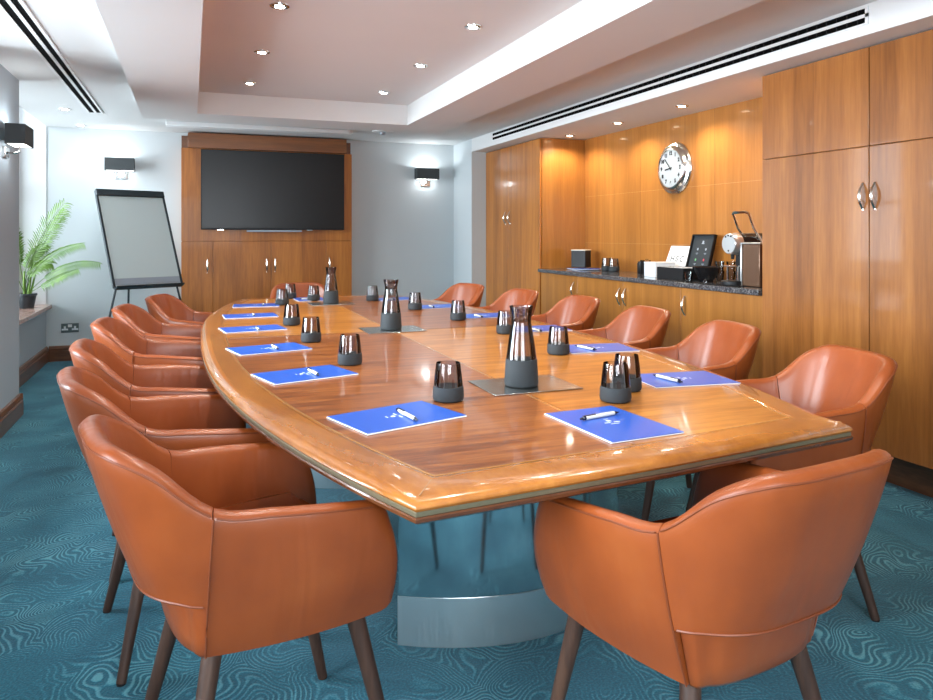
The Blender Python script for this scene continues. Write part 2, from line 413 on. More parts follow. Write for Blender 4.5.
# ------------------------------------------------------------------ cabinets
def bow_handle(parent, x, y, z, h=.135, off=(0,0,0), nx=-1, ny=0):
    """curved bow handle standing off a face whose outward normal is (nx, ny)"""
    n = Vector((nx, ny, 0)); t = Vector((-ny, nx, 0)); mb = MB(); R = []
    K = 12
    for i in range(K+1):
        a = i/K; zz = z-h/2+h*a; d = .028*math.sin(PI*a)+.002; w = .0045+.0045*math.sin(PI*a)
        c = Vector((x, y, zz))+n*d
        R.append([c+t*w+n*.0, c+n*.006, c-t*w, c-n*.003])
    mb.rings(R)
    mb.lathe([(.008,0),(.008,.006)], (x+n.x*.0, y+n.y*.0, z-h/2), 10)
    return mb.build('handle', M['nickel'], parent, off)
G = .0025
def front_y(parent, x, y0, y1, z0, z1, name='door', mat=None, off=(0,0,0), handle=None, hz=None, t=.02):
    """a panel facing -X on the plane x"""
    d = MB().box(x, x+t, y0+G, y1-G, z0+G, z1-G).build(name, mat or M['cab'], parent, off, bevel=.0015)
    if handle is not None: bow_handle(d, x, handle, hz, off=off)
    return d
# near tall unit
U = (3.3, 2.2, 0)
u = thing('tall_cabinet', 'tall cherry wood double-door cabinet at right, nearest the camera, beside the coffee counter', 'cabinet', U)
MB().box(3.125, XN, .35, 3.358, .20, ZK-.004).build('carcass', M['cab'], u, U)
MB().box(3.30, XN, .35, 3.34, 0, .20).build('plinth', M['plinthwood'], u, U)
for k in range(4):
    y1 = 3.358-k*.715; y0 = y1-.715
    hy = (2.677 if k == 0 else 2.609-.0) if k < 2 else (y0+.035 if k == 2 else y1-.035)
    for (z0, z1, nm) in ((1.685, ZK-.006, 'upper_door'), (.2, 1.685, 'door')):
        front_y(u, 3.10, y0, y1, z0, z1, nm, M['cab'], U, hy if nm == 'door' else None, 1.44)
# far tall unit
U = (3.3, 6.9, 0)
u = thing('tall_cabinet', 'tall cherry wood double-door wardrobe cabinet at the far end of the coffee counter', 'cabinet', U)
MB().box(3.125, XN, 6.242, 7.598, .1, ZK-.004).build('carcass', M['nook'], u, U)
MB().box(3.18, XN, 6.25, 7.598, 0, .10).build('plinth', M['plinthwood'], u, U)
front_y(u, 3.10, 6.242, 6.986, .1, ZK-.006, 'door', M['cab_lit'], U, 6.93, 1.43)
front_y(u, 3.10, 6.986, 7.598, .1, ZK-.006, 'door', M['cab_lit'], U, 7.04, 1.43)
# base units under the worktop
seams = [6.24, 5.54, 4.83, 4.12, 3.36]
U = (3.35, 4.8, 0)
for k, (labs) in enumerate(['cherry wood base cupboard under the worktop beside the far tall cabinet',
            'cherry wood base cupboard second from the far tall cabinet under the worktop',
            'cherry wood base cupboard under the white and black boxes on the worktop',
            'cherry wood base cupboard under the coffee machine']):
    y1, y0 = seams[k], seams[k+1]; U = (3.35, (y0+y1)/2, 0)
    u = thing('base_cabinet', labs, 'cabinet', U)
    MB().box(3.13, XN, y0+.001, y1-.001, .1, .896).build('carcass', M['cab'], u, U)
    MB().box(3.18, XN, y0+.001, y1-.001, 0, .10).build('plinth', M['plinthwood'], u, U)
    hy = [5.60, 4.872, 4.792, 4.075][k]
    front_y(u, 3.11, y0, y1, .1, .896, 'door', M['nook'], U, hy, .775)
tag(MB().box(3.075, XN-.001, 3.362, 6.238, .898, .932).build('worktop', M['granite'], off=(3.33, 4.8, .9), bevel=.004), 'polished dark grey granite worktop along the coffee counter', 'worktop')
# fine pale joint lines of the wall panels and veneer
mb = MB()
for z in (1.175, 1.62): mb.box(XN-.0012, XN+.001, 3.36, 6.24, z-.0007, z+.0007)
struct(mb.build('trim_6', M['veneerline'], smooth=False))
mb = MB()
for y in (4.36, 5.31): mb.box(XN-.001, XN+.001, y-.0015, y+.0015, .932, ZK)
struct(mb.build('trim_7', M['plinthwood'], smooth=False))

# television wall unit
U = (.79, 8.1, 0)
u = thing('media_cabinet', 'cherry wood wall unit with low doors, standing around the television on the end wall', 'cabinet', U)
x0, x1, yf = -.096, 1.676, 8.05
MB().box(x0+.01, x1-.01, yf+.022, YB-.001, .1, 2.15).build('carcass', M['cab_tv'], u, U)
MB().box(x0+.02, x1-.02, yf+.05, YB-.001, 0, .1).build('plinth', M['plinthwood'], u, U)
xs = [x0, .214, .801, 1.388, x1]
def front_x(parent, xa, xb, z0, z1, nm, mat, hx=None, hz=.93, y=yf):
    d = MB().box(xa+G, xb-G, y, y+.02, z0+G, z1-G).build(nm, mat, parent, U, bevel=.0015)
    if hx is not None: bow_handle(d, hx, y, hz, .15, U, 0, -1)
for i in range(4):
    front_x(u, xs[i], xs[i+1], .1, 1.185, 'door', M['cab_tv'], [.160, .758, .845, 1.425][i])
front_x(u, x0, x1, 1.185, 2.15, 'back_panel', M['cab_tv'])
MB().box(-.03, 1.61, yf-.03, YB-.001, 2.15, 2.305).build('pelmet', M['cab_h'], u, U, bevel=.002)
MB().box(x0+.004, x1-.004, yf+.06, YB-.001, 2.15, 2.28).build('pelmet_return', M['plinthwood'], u, U)
# television
U = (.835, 8.0, 1.72)
t = thing('television', 'large flat black television mounted on the cherry wood wall unit', 'television', U)
MB().box(.095, 1.577, 7.985, 8.02, 1.305, 2.135).build('bezel', M['black'], t, U, bevel=.003)
MB().box(.107, 1.565, 7.982, 7.986, 1.325, 2.123).build('screen', M['tvscreen'], t, U, smooth=False)
MB().box(.3, 1.37, 8.02, 8.048, 1.45, 2.0).build('wall_bracket', M['black'], t, U)
MB().box(.55, 1.12, 7.99, 8.025, 1.283, 1.302).build('speaker_bar', M['tray_grey'], t, U, bevel=.002)
mb = MB()
for xx in (.285, 1.20): mb.box(xx-.03, xx+.03, 7.984, 8.0, 1.298, 1.306)
mb.build('bracket_foot', M['chrome'], t, U)

# wall lights --------------------------------------------------------------
def sconce(loc, rz, label):
    """local: mounted on a wall behind (+Y), facing -Y, centre of shade at origin"""
    s = thing('wall_light', label, 'lamp', loc, rz, 'wall lights with charcoal shades')
    w, h, d = .135, .063, .11
    mb = MB(); tk = .004
    mb.box(-w, w, -d-.03, -d-.03+tk, -h, h); mb.box(-w, -w+tk, -d-.03+tk, -.03, -h, h); mb.box(w-tk, w, -d-.03+tk, -.03, -h, h); mb.box(-w+tk, w-tk, -.03-tk, -.03, -h, h)
    mb.build('lamp_shade', M['shade'], s)
    MB().box(-w+.006, w-.006, -d-.024, -.036, -h+.003, -h+.006).build('diffuser', M['diff'], s)
    mb = MB(); mb.box(-.052, .062, -.016, 0, -.142, -.072)
    mb.build('back_plate', M['chrome'], s, bevel=.003)
    mb = MB(); mb.tube([(0,-.016,-.11), (0,-.06,-.11), (0,-.085,-.10), (0,-.085,-.06)], .007, 8); mb.lathe([(.016,-.06),(.016,-.02)], (0,-.085,0), 12)
    mb.build('arm', M['chrome'], s)
    return s
def point(name, loc, power, col=(1,.93,.84), r=.03):
    l = bpy.data.lights.new(name, 'POINT'); l.energy = power; l.color = col; l.shadow_soft_size = r
    o = bpy.data.objects.new(name, l); C.objects.link(o); o.location = loc; return o
sconce((-.67, YB, 1.96), 0, 'grey box-shade wall light above the flipchart on the end wall')
sconce((2.57, YB, 1.96), 0, 'lit grey box-shade wall light to the right of the television')
sconce((XL, 5.40, 1.885), PI/2, 'grey box-shade wall light on the left pier by the window')
COOL = (.88, .95, 1)
point('wall_lamp', (-.67, YB-.085, 1.985), 3.2, COOL, .02); point('wall_lamp', (2.57, YB-.085, 1.985), 4.5, COOL, .02)
point('wall_lamp', (XL+.085, 5.40, 1.91), 3.2, COOL, .02)
for p in [(-.67, YB-.085, 1.87), (2.57, YB-.085, 1.87), (XL+.085, 5.40, 1.79)]: point('wall_lamp', p, 1.0, COOL, .03)

# recessed downlights --------------------------------------------------------
def downlight(x, y, z, label, warm=False, group='recessed ceiling downlights', watt=12., spread=110, ad=None):
    d = thing('downlight', label, 'downlight', (x, y, z), 0, group)
    MB().lathe([(.048,0),(.047,-.004),(.036,-.005),(.033,-.001),(.033,0)], n=28).build('trim_ring', M['chrome'], d)
    MB().lathe([(.024,-.0075),(.024,-.0045)], n=24).build('bulb', M['bulbwarm' if warm else 'bulb'], d)
    l = bpy.data.lights.new('downlight_lamp', 'SPOT'); l.energy = watt; l.spot_size = math.radians(spread); l.spot_blend = .6
    l.color = (1, .90, .74) if warm else (1, .94, .86); l.shadow_soft_size = .03
    o = bpy.data.objects.new('downlight_lamp', l); C.objects.link(o); o.location = (x, y, z-.02)
    return d
side = {.405: 'left', 1.42: 'right'}
for x in (.405, 1.42):
    for y, w in ((5.60, 'nearest the end wall'), (4.62, 'in the middle'), (3.66, 'nearest the camera in view')):
        downlight(x, y, ZT, 'small round downlight in the ceiling tray, %s row, %s' % (side[x], w), group='downlights in the ceiling tray', watt=36)
downlight(-1.0, 7.0, ZC, 'round downlight near the left window, the one nearer the camera', group='downlights beside the window', watt=6)
downlight(-1.0, 7.98, ZC, 'round downlight near the left window, close to the end wall', group='downlights beside the window', watt=6)
for y, w in ((6.02, 'above the far end of the worktop'), (5.20, 'between the cube box and the clock'), (4.36, 'nearest the wall clock, on its coffee machine side'), (3.50, 'against the near tall cabinet')):
    downlight(3.30, y, ZK, 'warm soffit downlight over the counter, %s' % w, True, 'warm downlights over the counter', 27, 155)

# air vents -----------------------------------------------------------------
def vent_ceiling():
    v = thing('air_vent', 'long double-slot white air grille in the ceiling above the left windows', 'vent', (-.78, 4.3, ZC))
    L = 2.8
    mb = MB(); mb.box(-.062, -.045, -L, L, -.006, 0); mb.box(-.007, .012, -L, L, -.006, 0); mb.box(.045, .062, -L, L, -.006, 0)
    mb.box(-.062, .062, -L-.02, -L, -.006, 0); mb.box(-.062, .062, L, L+.02, -.006, 0); mb.build('frame', M['trimwhite'], v)
    MB().box(-.045, -.007, -L, L, -.002, -.0005).build('slot', M['vdark'], v, smooth=False)  # dark strips stand in for shade inside the open slots
    MB().box(.012, .045, -L, L, -.002, -.0005).build('slot', M['vdark'], v, smooth=False)
vent_ceiling()
def vent_side():
    v = thing('air_vent', 'long double-slot white air grille on the bulkhead above the right cabinets', 'vent', (XR, 4.75, 2.268))
    y0, y1 = -2.235, 2.24
    mb = MB(); mb.box(-.006, 0, y0-.015, y1+.015, .034, .043); mb.box(-.006, 0, y0-.015, y1+.015, -.008, .008); mb.box(-.006, 0, y0-.015, y1+.015, -.043, -.034)
    mb.box(-.006, 0, y0-.015, y0, -.034, .034); mb.box(-.006, 0, y1, y1+.015, -.034, .034)
    mb.build('frame', M['trimwhite'], v)
    MB().box(-.002, -.0005, y0, y1, .008, .034).build('slot', M['vdark'], v, smooth=False)  # black strips painted as slot shade, no real depth behind
    MB().box(-.002, -.0005, y0, y1, -.034, -.008).build('slot', M['vdark'], v, smooth=False)
    mb = MB(); k = y0+.04
    while k < y1: mb.box(-.0045, -.002, k, k+.004, -.034, -.008); mb.box(-.0045, -.002, k, k+.004, .008, .034); k += .06
    mb.build('fin', M['black'], v, smooth=False)
vent_side()
# projection screen case and smoke detector
U = (.65, 7.45, 2.32)
s = thing('projection_screen', 'slim white roller screen case on the ceiling in front of the television', 'screen', U)
MB().box(-.22, 1.52, 7.38, 7.50, 2.278, 2.3202).build('case', M['trimwhite'], s, U, bevel=.006)
MB().box(1.52, 1.55, 7.39, 7.49, 2.284, 2.32).build('end_cap', M['trimwhite'], s, U, bevel=.006)
U = (1.85, 7.35, 2.32)
s = thing('smoke_detector', 'small round white detector on the ceiling right of the roller screen case', 'smoke detector', U)
MB().lathe([(.11,0),(.11,-.008),(.1,-.012)], (0,0,0), 28).build('base', M['trimwhite'], s)
MB().lathe([(.03,-.012),(.027,-.035),(.012,-.04)], (0,0,0), 20).build('sensor', M['tray_grey'], s)

# double socket
U = (-1.127, YB, .325)
s = thing('wall_socket', 'dark double wall socket with white switches low on the end wall under the flipchart side', 'socket', U)
MB().box(-.078, .078, -.008, 0, -.045, .045).build('face_plate', M['socket'], s, bevel=.002)
for k in (-1, 1):
    mb = MB(); mb.box(k*.045-.028, k*.045+.028, -.012, -.008, -.022, -.006); mb.box(k*.045-.009, k*.045+.009, -.012, -.008, -.006, .018)
    mb.build('socket_insert', M['paper'], s)
mb = MB(); mb.box(-.018, .018, -.012, -.008, .008, .036); mb.build('switch', M['paper'], s)

# ------------------------------------------------------------------ flipchart
def flipchart():
    f = thing('flipchart_easel', 'tripod flipchart easel with grey-white board and dark frame by the end wall', 'flipchart', (-.45, 7.6, 0))
    U = (-.45, 7.6, 0)
    BL = Vector((-.650, 7.30, .770)); a = math.radians(27)
    d = Vector((math.cos(a), math.sin(a), 0)); W, back = .635, Vector((-math.sin(a), math.cos(a), 0))
    H = Vector((0,0,.90))+back*.42; n = d.cross(H).normalized()   # n points away from the viewer / to it
    if n.y > 0: n = -n
    def P(u, v, k=0): return BL+d*(W*u)+H*v+n*k
    def bar(p, q, wd, th, mb):
        p, q = Vector(p), Vector(q); t = (q-p)/2; s = t.cross(n).normalized()*wd
        mb.obox((p+q)/2, t, s, n*th)
    mb = MB(); mb.obox(P(.5,.5), d*W/2, H/2, n*.008); mb.build('board', M['board'], f, U)
    mb = MB(); bar(P(0,0), P(0,1), .011, .014, mb); bar(P(1,0), P(1,1), .011, .014, mb); bar(P(0,0,0), P(1,0,0), .011, .014, mb); mb.build('frame', M['frame_dark'], f, U, bevel=.003)
    mb = MB(); bar(P(-.015,.975,.01), P(1.015,.975,.01), .034, .018, mb); mb.build('paper_clamp', M['frame_dark'], f, U, bevel=.008)
    mb = MB(); bar(P(.02,.055,.006), P(.98,.055,.006), .032, .006, mb); mb.build('pen_ledge', M['tray_grey'], f, U, bevel=.002)
    mb = MB(); mb.obox(P(.5,-.012,.03), d*W/2, n*.035, Vector((0,0,.008))); mb.build('pen_tray', M['frame_dark'], f, U, bevel=.003)
    l = Vector((-.79, 7.30, 0)); r = Vector((.035, 7.62, 0))
    for (p, q) in ((P(.02,-.01), l), (P(.92,-.01), r), (P(.5,.9,-.03), Vector((-.60, 8.08, 0)))):
        MB().tube([p, q+Vector((0,0,.012))], .010, 8).build('leg', M['frame_dark'], f, U)
flipchart()

# ------------------------------------------------------------------ palm
def palm():
    U = (-1.44, 7.86, .565)
    p = thing('potted_palm', 'green palm in a dark grey pot on the window sill at left', 'plant', U)
    MB().lathe([(.058,0),(.078,.115),(.086,.118),(.086,.138),(.078,.138),(.074,.12),(.02,.118)], n=28).build('pot', M['pot'], p)
    MB().lathe([(.001,.112),(.074,.118),(.001,.122)], n=20, cap0=False, cap1=False).build('soil', M['soil'], p)
    st = MB()
    def K(px, pz, yy=0.): return Vector((px*1.068, 7.85+yy, 1.25+(pz-1.25)*1.068))
    base = Vector((-1.44, 7.86, .68))
    # frond: list of control points, leaf length, which part carries leaflets
    fr = [([(-1.40,.80),(-1.30,1.10),(-1.22,1.32),(-1.06,1.53)], .17, 0.),
          ([(-1.38,.85),(-1.28,1.05),(-1.19,1.28),(-1.07,1.46)], .14, .08),
          ([(-1.36,.88),(-1.25,1.03),(-1.10,1.13),(-.90,1.17)], .09, -.12),
          ([(-1.30,.80),(-1.16,.92),(-1.0,1.05),(-.76,1.0)], .08, -.22),
          ([(-1.30,.76),(-1.2,.82),(-1.08,.90),(-.93,.945)], .075, -.20),
          ([(-1.40,.9),(-1.40,1.08),(-1.42,1.2),(-1.44,1.30)], .13, -.03),
          ([(-1.40,.9),(-1.36,1.02),(-1.30,1.10),(-1.22,1.16)], .12, .05),
          ([(-1.42,.85),(-1.43,.98),(-1.44,1.05),(-1.47,1.12)], .12, -.1),
          ([(-1.38,.8),(-1.33,.95),(-1.24,1.02),(-1.15,1.0)], .11, -.05)]
    def bez(cp, t):
        n = len(cp)-1
        return sum((cp[i]*(math.comb(n, i)*(1-t)**(n-i)*t**i) for i in range(n+1)), Vector())
    for cps, ll, yy in fr:
        cp = [base+Vector((random.uniform(-.015,.015), random.uniform(-.015,.015), 0))]+[K(a, b, yy*(i+1)/4) for i, (a, b) in enumerate(cps)]
        NP = 26; path = [bez(cp, i/(NP-1)) for i in range(NP)]
        fm = MB(); fm.tube(path, .0045, 5, r1=.0012)
        nl = 30
        for i in range(nl):
            t = .40+.60*i/(nl-1); c = bez(cp, t); tg = (bez(cp, min(1, t+.01))-bez(cp, t-.01)).normalized()
            w0 = tg.cross(Vector((0,0,1))).normalized()
            w1 = tg.cross(Vector((.25,-1,.2))).normalized()
            sdir = (w0*.4+w1*.6).normalized()
            L = ll*(.55+.45*math.sin(PI*min(1, (t-.38)/.62*.85+.12)))*random.uniform(.85, 1.1)
            for sg in (-1, 1):
                dr = (tg*.75+sdir*sg*.75+Vector((0, random.uniform(-.15,.15), -.10))).normalized()
                nn = dr.cross(tg).normalized(); side_ = dr.cross(nn).normalized(); w = .0062
                q = [c, c+dr*L*.35+side_*w, c+dr*L*.72+side_*w*.7+Vector((0,0,-.012)), c+dr*L+Vector((0,0,-.035)), c+dr*L*.7-side_*w*.7+Vector((0,0,-.012)), c+dr*L*.33-side_*w]
                fm.add(q, [(0,1,2,3,4,5)])
        fm.build('frond', M['leaf'], p, U, smooth=False)
    for k in range(5):
        a = k*1.3; b0 = base+Vector((.022*math.cos(a), .022*math.sin(a), -.01))
        st.tube([b0, b0+Vector((.02*math.cos(a)+.008, .0, .12)), b0+Vector((.03*math.cos(a)+.02, 0, .24))], .012, 8, r1=.006)
    st.build('stem', M['stem'], p, U)
palm()

# ------------------------------------------------------------------ conference table
TCX = .98
def halfw(y): return .935-.0363*abs(y-3.70)**2.61
NL, NR_ = Vector((.395, 1.318, 0)), Vector((1.645, 1.452, 0))
NM = Vector((1.012, 1.372, 0))
FL, FR, FM = Vector((.355, 5.93, 0)), Vector((1.585, 5.97, 0)), Vector((.98, 6.07, 0))
def outline():
    P, tagc = [], []
    n = 40
    for i in range(n+1):
        y = NL.y+(FL.y-NL.y)*i/n; P.append(Vector((TCX-halfw(y), y, 0)))
    P[0] = NL.copy(); P[-1] = FL.copy(); c1 = len(P)-1
    P.append(FM.copy()); cm2 = len(P)-1
    r = []
    for i in range(n+1):
        y = FR.y+(NR_.y-FR.y)*i/n; r.append(Vector((TCX+halfw(y), y, 0)))
    r[0] = FR.copy(); r[-1] = NR_.copy()
    c2 = len(P); P += r; c3 = len(P)-1
    P.append(NM.copy()); cm = len(P)-1
    return P, (0, c1, cm2, c2, c3, cm)
OUT, COR = outline()
def offset(P, d):
    n = len(P); R = []
    for i in range(n):
        a, b, c = P[i-1], P[i], P[(i+1) % n]
        t1, t2 = (b-a).normalized(), (c-b).normalized()
        n1, n2 = Vector((t1.y, -t1.x, 0)), Vector((t2.y, -t2.x, 0))   # inward for clockwise outline
        m = (n1+n2); m = m/(m.length_squared)*2
        R.append(b+m*d)
    return R
def at(P, z): return [Vector((p.x, p.y, z)) for p in P]
U = (TCX, 3.70, 0)
table = thing('conference_table', 'long boat-shaped glossy wooden conference table on steel pedestals', 'table', U)
inn = offset(OUT, .112)
# four veneer fields meeting at the middle
mb = MB()
poly = inn; cy = 3.70; n40 = 40
def poly_face(pts, mi): mb.add([Vector((p.x, p.y, .7502)) for p in pts], [tuple(range(len(pts)))], mi)
li = [p for p in poly[COR[0]:COR[1]+1]]; ri = [p for p in poly[COR[3]:COR[4]+1]]
mid = min(range(len(li)), key=lambda i: abs(li[i].y-cy)); midr = min(range(len(ri)), key=lambda i: abs(ri[i].y-cy))
cen = Vector((TCX+.005, cy, 0))
poly_face([poly[COR[5]]]+li[:mid+1]+[cen], 0)
poly_face([cen]+li[mid:]+[poly[COR[2]]], 1)
poly_face([cen, poly[COR[2]]]+ri[:midr+1], 0)
poly_face([cen]+ri[midr:]+[poly[COR[5]]], 1)
mb.add(at(poly, .715), [tuple(range(len(poly)))], 0)
mb.rings([at(poly, .715), at(poly, .7502)], False, False)
mb.build('tabletop', [M['tblA'], M['tblB']], table, U, smooth=False)
# inlay lines
mb = MB()
mb.box(TCX+.002, TCX+.008, poly[COR[5]].y, poly[COR[2]].y, .7495, .7508)
mb.box(li[mid].x, ri[midr].x, cy-.003, cy+.003, .7495, .7508)
mb.rings([at(offset(OUT, .118), .7495), at(offset(OUT, .118), .7508), at(offset(OUT, .112), .7508), at(offset(OUT, .112), .7495)], False, False)
for c_ in COR:
    a_, b_ = offset(OUT, .006)[c_], inn[c_]; d_ = (b_-a_); n_ = Vector((-d_.y, d_.x, 0)).normalized()*.0012
    mb.obox(Vector(((a_.x+b_.x)/2, (a_.y+b_.y)/2, .7506)), d_/2*.72, n_, (0,0,.0008))
mb.build('inlay_line', M['tblL'], table, U, smooth=False)
# border with bull-nosed lip
prof = [(.112,.715),(.112,.7496),(.108,.7510),(.10,.7512),(.05,.7510),(.026,.749),(.012,.7455),(.003,.739),(.0,.732),(.003,.727)]
mb = MB(); mb.rings([at(offset(OUT, d), z) for d, z in prof], False, False)
mb.build('table_border', M['tblE'], table, U, sharp=50)
mb = MB(); mb.rings([at(offset(OUT, d), z) for d, z in [(.02,.7265),(.005,.7265),(.003,.724),(.003,.717),(.02,.7165)]], False, False)
mb.build('edge_strip', M['tblG'], table, U, sharp=30)
mb = MB(); mb.rings([at(offset(OUT, d), z) for d, z in [(.02,.7165),(.001,.7165),(-.001,.713),(.001,.706),(.010,.700),(.03,.696),(.5,.696)]], False, False)
mb.build('lower_moulding', M['tblD'], table, U, sharp=40)
mb = MB(); mb.rings([at(offset(OUT, .10), .696), at(offset(OUT, .10), .7145)]); mb.build('underframe', M['tblD'], table, U, smooth=False)
def lens(cx, cyy, hw, hd, k=0.):
    P = []; m = 20
    for i in range(m+1):
        s_ = -1+2*i/m; P.append((cx+(hw+k)*s_, cyy-(hd+k)*(1-s_*s_)-.001))
    for i in range(m+1):
        s_ = 1-2*i/m; P.append((cx+(hw+k)*s_, cyy+(hd+k)*(1-s_*s_)+.001))
    return P
for (cyy, hw, hd) in ((2.155, .388, .115), (3.70, .515, .17), (5.28, .388, .115)):
    pd = MB().prism(lens(TCX, cyy, hw, hd), .149, .696).build('pedestal', M['mirror'], table, U, sharp=30)
    MB().prism(lens(TCX, cyy, hw, hd, .003), .001, .150).build('kick_band', M['band'], pd, U, sharp=30)

# ------------------------------------------------------------------ chairs
def crv(pts, t):
    """Catmull-Rom through pts with integer parameters"""
    n = len(pts)-1; i = min(max(int(math.floor(t)), 0), n-1); f = t-i
    p0 = pts[i-1] if i > 0 else pts[i]*2-pts[i+1]; p1, p2 = pts[i], pts[i+1]
    p3 = pts[i+2] if i+2 <= n else pts[i+1]*2-pts[i]
    return .5*((2*p1)+(p2-p0)*f+(2*p0-5*p1+4*p2-p3)*f*f+(3*p1-p0-3*p2+p3)*f*f*f)
V = Vector
KT = [V((0,-.388,.840)), V((.10,-.384,.839)), V((.178,-.358,.832)), V((.228,-.290,.795)), V((.258,-.180,.708)), V((.276,-.06,.692)), V((.285,.06,.680)), V((.283,.145,.670))]
KM = [V((0,-.326,.62)), V((.10,-.322,.62)), V((.165,-.298,.62)), V((.208,-.250,.60)), V((.234,-.184,.56)), V((.262,-.06,.55)), V((.280,.07,.55)), V((.281,.172,.55))]
KB = [V((0,-.228,.385)), V((.065,-.226,.385)), V((.115,-.218,.385)), V((.150,-.203,.385)), V((.180,-.178,.386)), V((.214,-.06,.390)), V((.237,.07,.398)), V((.242,.185,.406))]
def mirrored(L): return [V((-p.x, p.y, p.z)) for p in L[:0:-1]]+L
FT, FM_, FB = mirrored(KT), mirrored(KM), mirrored(KB)      # param 0..14, centre 7, seams 3 and 11
def surf(t, v, off=0.):
    T, Mi, B = crv(FT, t), crv(FM_, t), crv(FB, t)
    z = B.z+(T.z-B.z)*v; a, b, c = B.z, Mi.z, T.z
    la = (z-b)*(z-c)/((a-b)*(a-c)); lb = (z-a)*(z-c)/((b-a)*(b-c)); lc = (z-a)*(z-b)/((c-a)*(c-b))
    p = B*la+Mi*lb+T*lc
    if off:
        tg = crv(FM_, min(t+.05, 14))-crv(FM_, max(t-.05, 0)); nn = V((-tg.y, tg.x, 0)).normalized()   # inward
        p = p+nn*off
    p.z = z
    return p
def section(t, v0, th, out=0., pad=.0, nv=9, scale=1., zpull=0.):
    """closed loop: outer face up, rounded top, inner face down"""
    L = []; vt = 1-.42*th/ max(.05, (crv(FT, t).z-crv(FB, t).z))
    for i in range(nv+1):
        v = v0+(vt-v0)*i/nv; L.append(surf(t, v, -out))
    z = surf(t, vt).z; h = crv(FT, t).z-z
    po, pi_ = surf(t, vt, -out), surf(t, vt, th)
    for k in range(1, 6):
        a = PI*k/6; c = (po+pi_)/2+(po-pi_)/2*math.cos(a); c.z = z+h*math.sin(a); L.append(c)
    for i in range(nv, -1, -1):
        v = v0+(vt-v0)*i/nv; bulge = pad*math.sin(PI*min(1, max(0, (v-.25)/.75)))
        L.append(surf(t, v, th+bulge))
    if scale != 1.:
        c = sum(L, Vector())/len(L)
        L = [V((c.x+(p.x-c.x)*scale, c.y+(p.y-c.y)*scale, p.z)) for p in L]
    return L
def frange(a, b, n): return [a+(b-a)*i/n for i in range(n+1)]
def v_at(t, z): 
    a, b = crv(FB, t).z, crv(FT, t).z
    return (z-a)/(b-a)
def make_chair():
    ch = thing('armchair', '', 'chair')
    # backrest: from seam to seam, hangs outside the seat shell with a curved lower edge
    R = []
    for t in frange(3.02, 10.98, 40):
        q = abs(t-7)/4; zb = .505+.010*(1-q**4)
        sec = section(t, v_at(t, zb), .040, .004, .010)
        R.append(sec)
    mb = MB(); mb.rings(R)
    br = mb.build('backrest', M['leather'], ch, sharp=60)
    # piping: top edge stitch and seams
    mb = MB()
    mb.tube([surf(t, .968, -.0035) for t in frange(3.05, 10.95, 60)], .0022, 6)
    mb.tube([surf(t, v_at(t, .505+.010*(1-(abs(t-7)/4)**4)+.003), -.0045) for t in frange(3.1, 10.9, 50)], .0028, 6)
    mb.build('piping', M['stitch'], br)
    # arms
    for sgn in (-1, 1):
        R = []; ts = [11.0, 11.05]+frange(11.25, 14, 12)
        for t in ts: R.append(section(t, .0, .040, .002, .004))
        # rounded front end
        for (dy, dzt, dzb, sc) in ((.022, .006, .004, .93), (.040, .022, .014, .78), (.048, .045, .032, .5)):
            L = section(14, 0, .040, .002, .004, scale=sc); zt_, zb_ = max(p.z for p in L), min(p.z for p in L)
            L = [V((p.x-.1*dy, p.y+dy*(.8+.2*math.sin(PI*(p.z-zb_)/(zt_-zb_))), zb_+dzb+(p.z-zb_)*(zt_-dzt-zb_-dzb)/(zt_-zb_))) for p in L]
            R.append(L)
        if sgn < 0: R = [[V((-p.x, p.y, p.z)) for p in L] for L in R]
        ar = MB().rings(R).build('armrest', M['leather'], ch, sharp=60)
        mb = MB()
        q1 = [surf(11.0, v, -.005) for v in frange(.0, .96, 12)]
        q2 = [surf(t, .965, -.003) for t in frange(11.05, 14, 14)]
        for q in (q1, q2): mb.tube([V((sgn*p.x, p.y, p.z)) for p in q], .0021, 6)
        mb.build('piping', M['stitch'], ar)
    # seat shell: bowl under everything, closed by a front line
    R = []
    for z, ins in ((.372, .085), (.375, .070), (.388, .056), (.420, .042), (.45, .032), (.48, .027), (.51, .026), (.54, .026), (.541, .040), (.46, .045)):
        L = []
        for t in frange(.3, 13.7, 54):
            v = v_at(t, z); v = max(v, 0)
            if 3 < t < 11:
                k = min(1., (4-abs(t-7))/1.2); k = k*k*(3-2*k)
                f = min(1., max(0., (z-.386)/.144)); a, b = surf(t, v_at(t, .53), .016+.024*k), surf(t, 0, .004+.006*k)
                p = b.lerp(a, f)
                if ins > .06: p = p.lerp(V((0, 0, z)), min(.3, (ins-.06)*5))
                elif z > .535 or ins == .045: p = p.lerp(V((0, 0, z)), .10)
            else: p = surf(t, v, .014+ins)
            L.append(V((p.x, p.y, z)))
        fy = L[0].y
        for k in range(1, 8):
            a = -1+2*k/8; L.append(V((L[0].x*-a, fy+.02*(1-a*a), z)))
        R.append(L)
    MB().rings(R).build('seat_shell', M['leather'], ch, sharp=60)
    # seat cushion
    R = []
    for z, sc in ((.41, .92), (.43, .985), (.45, 1.0), (.472, .985), (.488, .93), (.497, .80), (.502, .5), (.503, .15)):
        L = []
        for k in range(48):
            a = 2*PI*k/48; cx_, sy_ = math.cos(a), math.sin(a)
            x = .222*sc*abs(cx_)**.5*(1 if cx_ > 0 else -1); y = .015+.185*sc*abs(sy_)**.6*(1 if sy_ > 0 else -1)
            if z < .44: x *= .9; y = .02+(y-.02)*.92
            if y < -.02: x *= 1-.30*((-.02-y)/.15)**1.5
            L.append(V((x, y, z)))
        R.append(L)
    MB().rings(R).build('seat_cushion', M['leather'], ch, sharp=60)
